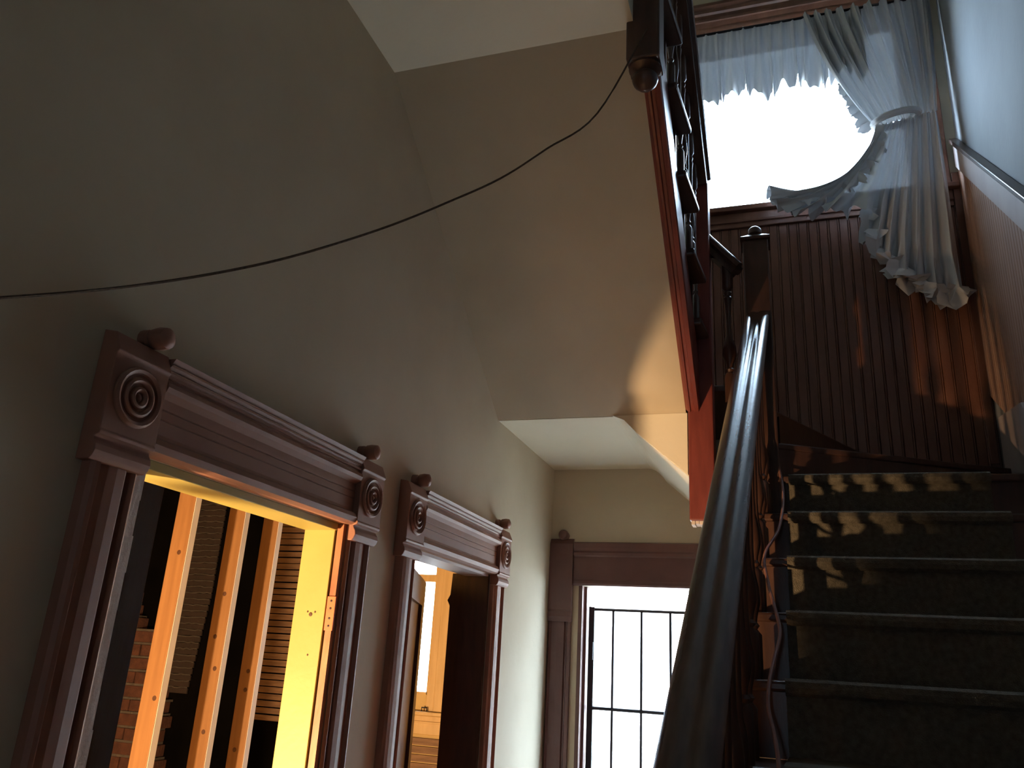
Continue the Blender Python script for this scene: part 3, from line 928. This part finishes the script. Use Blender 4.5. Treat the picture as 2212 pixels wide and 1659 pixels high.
def bboard(x0, x1, z0, z1):
    return prism([(x0, YB - 0.0005), (x0, YB - 0.010), (x0 + 0.003, YB - 0.014), (x1 - 0.012, YB - 0.014), (x1 - 0.010, YB - 0.010), (x1 - 0.008, YB - 0.014), (x1 - 0.004, YB - 0.0145), (x1 - 0.001, YB - 0.011), (x1, YB - 0.0005)], 'z', z0, z1)


x = -0.66
s0 = None
while x < 0.99:
    zb = 0.75 if x > 0.0 else 1.2
    zt = 2.398 if x < 0.95 else 2.60
    x1 = min(x + 0.052, xr(YB) - 0.002)
    mk('board', bboard(x, x1, zb, zt), 'bead', t1)
    x += 0.0525
mk('corner_post', box(0.962, 1.0, YB - 0.032, YB - 0.0145, 1.0, 2.60), 'bead', t1, bevel=0.004)

t2 = empty('trim_2', (0.9, 3.3, 0.7), 'brown beadboard wainscot with pale cap sloping down beside the stairs', 'wainscot', kind=ST)


def capz(y):
    return 1.67 + 0.84 * (y - 2.878)


y = 1.2
while y < 4.2:
    y1 = y + 0.0475
    prof = [(0.001, 0.0), (0.010, 0.0), (0.014, 0.003), (0.014, 0.036), (0.010, 0.038), (0.014, 0.040), (0.0145, 0.044), (0.011, 0.047), (0.001, 0.0475)]
    V = []
    for lev in (0, 1):
        for d, s in prof:
            yy_ = y + s
            zz = (max(FL, LZ + slope * (min(yy_, 3.4) - LY) + 0.06 + max(0, yy_ - 3.4) * 0.55)) if lev == 0 else capz(yy_) - 0.16
            V.append((xr(yy_) - d, yy_, zz))
    n = len(prof)
    F = [tuple(reversed(range(n))), tuple(range(n, 2 * n))] + [(j, (j + 1) % n, n + (j + 1) % n, n + j) for j in range(n)]
    mk('board', (V, F), 'bead_right', t2)
    y += 0.048


def raked(name, d0, d1, za, zb, material, label=None):
    V = []
    for yy_ in (1.2, 4.205):
        for d, dz in ((d0, za), (d1, za), (d1, zb), (d0, zb)):
            V.append((xr(yy_) - d, yy_, capz(yy_) + dz))
    return mk(name, (V, [(3, 2, 1, 0), (4, 5, 6, 7), (0, 1, 5, 4), (1, 2, 6, 5), (2, 3, 7, 6), (3, 0, 4, 7)]), material, t2, bevel=0.004, label=label)


raked('cap_board', 0.001, 0.026, -0.165, -0.012, 'caprail', 'pale sloping cap board')
raked('cap_moulding', 0.001, 0.042, -0.012, 0.016, 'darkwood', 'dark sloping cap moulding')

# ------------------------------------------------------------------ curtain
cu = empty('curtain', (0.6, YB - 0.1, 1.85), 'grey white ruffled sheer curtain tied back at the stair window', 'curtain')


def bez(p, t):
    a = (1 - t)
    return (a ** 3 * p[0][0] + 3 * a * a * t * p[1][0] + 3 * a * t * t * p[2][0] + t ** 3 * p[3][0],
            a ** 3 * p[0][1] + 3 * a * a * t * p[1][1] + 3 * a * t * t * p[2][1] + t ** 3 * p[3][1])


def lerp(a, b, t):
    return a + (b - a) * t


YC = YB - 0.095
NU, NV = 260, 46


def upper_pt(u, v):
    p0 = (lerp(0.28, 0.965, u), 3.76)
    p1 = (lerp(0.36, 0.95, u), lerp(3.32, 3.45, u ** 0.6))
    p2 = (lerp(0.47, 0.935, u ** 0.9), lerp(3.10, 3.20, u ** 0.5))
    p3 = (lerp(0.605, 0.925, u), lerp(2.90, 2.96, u))
    x, z = bez((p0, p1, p2, p3), v)
    amp = 0.036 * (0.35 + 0.9 * math.sin(math.pi * min(1, 0.15 + v)) * 0.8) * (1 - 0.55 * v)
    d = amp * (math.sin(u * 2 * math.pi * 10 + 1.7 * math.sin(6 * u)) + 0.4 * math.sin(u * 2 * math.pi * 23 + 2 * v))
    d += 0.03 * math.sin(math.pi * v)
    return (x, YC - d, z)


def grid(fn, nu, nv):
    V = [fn(i / nu, j / nv) for j in range(nv + 1) for i in range(nu + 1)]
    F = [(j * (nu + 1) + i, j * (nu + 1) + i + 1, (j + 1) * (nu + 1) + i + 1, (j + 1) * (nu + 1) + i) for j in range(nv) for i in range(nu)]
    return V, F


def valance_pt(u, v):
    x = lerp(-0.43, 0.60, u)
    hz = 3.27 + 0.035 * math.sin(u * 2 * math.pi * 3.5 + 0.6) + 0.018 * math.sin(u * 2 * math.pi * 13) + 0.10 * max(0, u - 0.7)
    z = lerp(3.76, hz, v)
    am = 0.012 + 0.030 * v
    d = am * (math.sin(u * 2 * math.pi * 15 + 1.2 * math.sin(9 * u)) + 0.5 * math.sin(u * 2 * math.pi * 32 + 1.5 * v))
    return (x + 0.018 * v * math.sin(u * 2 * math.pi * 7), YC + 0.018 - d * 0.8, z)


mk('valance_panel', grid(valance_pt, 300, 24), 'sheer', cu, smooth=True, fix=False)
mk('swag_panel', grid(upper_pt, NU, NV), 'sheer', cu, smooth=True, fix=False)
HEM = [(0.0, 0.02, 2.53), (0.08, 0.06, 2.44), (0.16, 0.16, 2.385), (0.26, 0.31, 2.37), (0.345, 0.47, 2.36), (0.37, 0.53, 2.34), (0.46, 0.555, 2.12), (0.56, 0.595, 2.03), (0.70, 0.69, 1.96), (0.82, 0.77, 1.87), (0.92, 0.85, 1.81), (1.0, 0.925, 1.87)]


def hem(u):
    for a, b in zip(HEM, HEM[1:]):
        if u <= b[0]:
            t = (u - a[0]) / (b[0] - a[0])
            return lerp(a[1], b[1], t), lerp(a[2], b[2], t)
    return HEM[-1][1:]


def lower_pt(u, v):
    hx, hz = hem(u)
    sx, sz = lerp(0.605, 0.915, u ** 1.3), lerp(2.88, 2.94, u)
    # left threads sweep out sideways first, then drop
    kq = max(0.0, 1 - u / 0.42)
    mx_, mz_ = lerp(lerp(sx, hx, 0.5), 0.50, kq), lerp(lerp(sz, hz, 0.5), 2.44, kq ** 0.7)
    a = 1 - v
    x = a * a * sx + 2 * a * v * mx_ + v * v * hx
    z = a * a * sz + 2 * a * v * mz_ + v * v * hz
    ruf = max(0, (v - 0.80) / 0.20)
    d = (0.010 + 0.030 * v) * math.sin(u * 2 * math.pi * 11 + 2.2 * math.sin(4 * u))
    d += 0.020 * ruf * math.sin(u * 2 * math.pi * 34) + 0.006 * math.sin(u * 2 * math.pi * 27 + 5 * v)
    z += 0.022 * ruf * math.sin(u * 2 * math.pi * 21 + 1.0) + 0.010 * ruf * math.sin(u * 2 * math.pi * 47)
    x += 0.014 * ruf * math.sin(u * 2 * math.pi * 17)
    return (x, YC - 0.03 - d - 0.03 * v, z)


mk('tail_panel', grid(lower_pt, 260, 50), 'sheer', cu, smooth=True, fix=False)


def ruffle_geo(curve, wfun, amp, freq, seed=0):
    n = len(curve)
    V, F = [], []
    ph = 0
    for i, p in enumerate(curve):
        a = Vector(curve[max(i - 1, 0)])
        b = Vector(curve[min(i + 1, n - 1)])
        t = (b - a)
        t.y = 0
        t.normalize()
        nrm = Vector((t.z, 0, -t.x))
        ph += 0.55 + 0.35 * math.sin(i * 0.37 + seed)
        wv = wfun(i / (n - 1)) * (1 + 0.22 * math.sin(i * 0.81 + seed) + 0.12 * math.sin(i * 2.1))
        for j in range(5):
            s = j / 4
            q = Vector(p) + nrm * wv * s + Vector((0, 1, 0)) * (amp * s * math.sin(ph * freq)) + t * (0.5 * amp * s * math.cos(ph * freq * 0.9))
            V.append((q.x, q.y - 0.008, q.z))
    for i in range(n - 1):
        for j in range(4):
            F.append((i * 5 + j, i * 5 + j + 1, (i + 1) * 5 + j + 1, (i + 1) * 5 + j))
    return V, F


# ruffled inner edges: along the swag's free edge near the tie, and round the tail
e1 = [upper_pt(0.0, 0.55 + 0.45 * i / 60) for i in range(61)]
mk('ruffle', ruffle_geo(e1, lambda t: 0.02 + 0.05 * t, 0.018, 1.0, 1), 'sheer', cu, smooth=True, fix=False)
e2 = [lower_pt(0.0, i / 90) for i in range(91)]
mk('ruffle', ruffle_geo(list(reversed(e2)), lambda t: 0.05 + 0.05 * math.sin(math.pi * t), 0.02, 1.0, 3), 'sheer', cu, smooth=True, fix=False)
e3 = [lower_pt(0.36 + 0.64 * i / 150, 1.0) for i in range(151)]
mk('ruffle', ruffle_geo(e3, lambda t: 0.055, 0.022, 1.0, 5), 'sheer', cu, smooth=True, fix=False)
tb = []
for i in range(25):
    a = 2 * math.pi * i / 24
    tb.append((0.71 + 0.115 * math.cos(a), YC - 0.035 - 0.06 * math.sin(a), 2.915 + 0.02 * math.cos(a)))
mk('tie_band', tube(tb, 0.019, 8), 'sheer', cu, smooth=True)
mk('curtain_rod', tube([(-0.50, YC + 0.01, 3.752), (0.99, YC + 0.01, 3.752)], 0.008), 'iron', cu, smooth=True)

# ------------------------------------------------------------------ cords
Rm = Matrix(R)


def ray(px_, py_):
    c = Rm.transposed() @ Vector((px_ - 1106.0, py_ - 829.5, 1739.37))
    return c / c.y


cp = [(-0.325, 1.965, 1.86)]
img = [(1365, 178, 1.93), (1290, 245, 1.82), (1180, 322, 1.71), (1080, 386, 1.6), (960, 440, 1.5), (860, 481, 1.4), (740, 522, 1.29), (600, 562, 1.18), (450, 593, 1.07), (300, 616, 0.96), (150, 632, 0.85), (0, 643, 0.75), (-200, 655, 0.60)]
pts = [(-0.31, 1.962, 1.83)] + [tuple(ray(a, b) * d) for a, b, d in img[1:]]
pts += [(-1.06, 0.25, pts[-1][2] + 0.02), (-1.177, -0.15, pts[-1][2] + 0.14)]
cpts = catmull(pts, 6)
mk('hanging_cord', tube(cpts, 0.0027, 6), 'cord', smooth=True, label='thin brown cord sagging across the hall from the upper newel', cat='cord')

cimg = [(1672, 930), (1681, 1000), (1692, 1068), (1683, 1140), (1652, 1199), (1660, 1262), (1670, 1300), (1685, 1365), (1672, 1425), (1662, 1475), (1660, 1530), (1672, 1585), (1681, 1640), (1684, 1700)]
pts = []
for a, b in cimg:
    r = ray(a, b)
    # plane just proud of the nosings
    zoff = 0.012
    if b < 1027:
        pts.append(tuple(r * 3.33) if False else tuple(r * (3.318)))
        continue
    t = (LZ + zoff - slope * LY) / (r.z - slope)
    pts.append(tuple(r * t))
mk('stair_cable', tube(catmull(pts, 8), 0.0052, 8), 'cable', smooth=True, label='worn pinkish cable trailing down the left edge of the stairs', cat='cable')
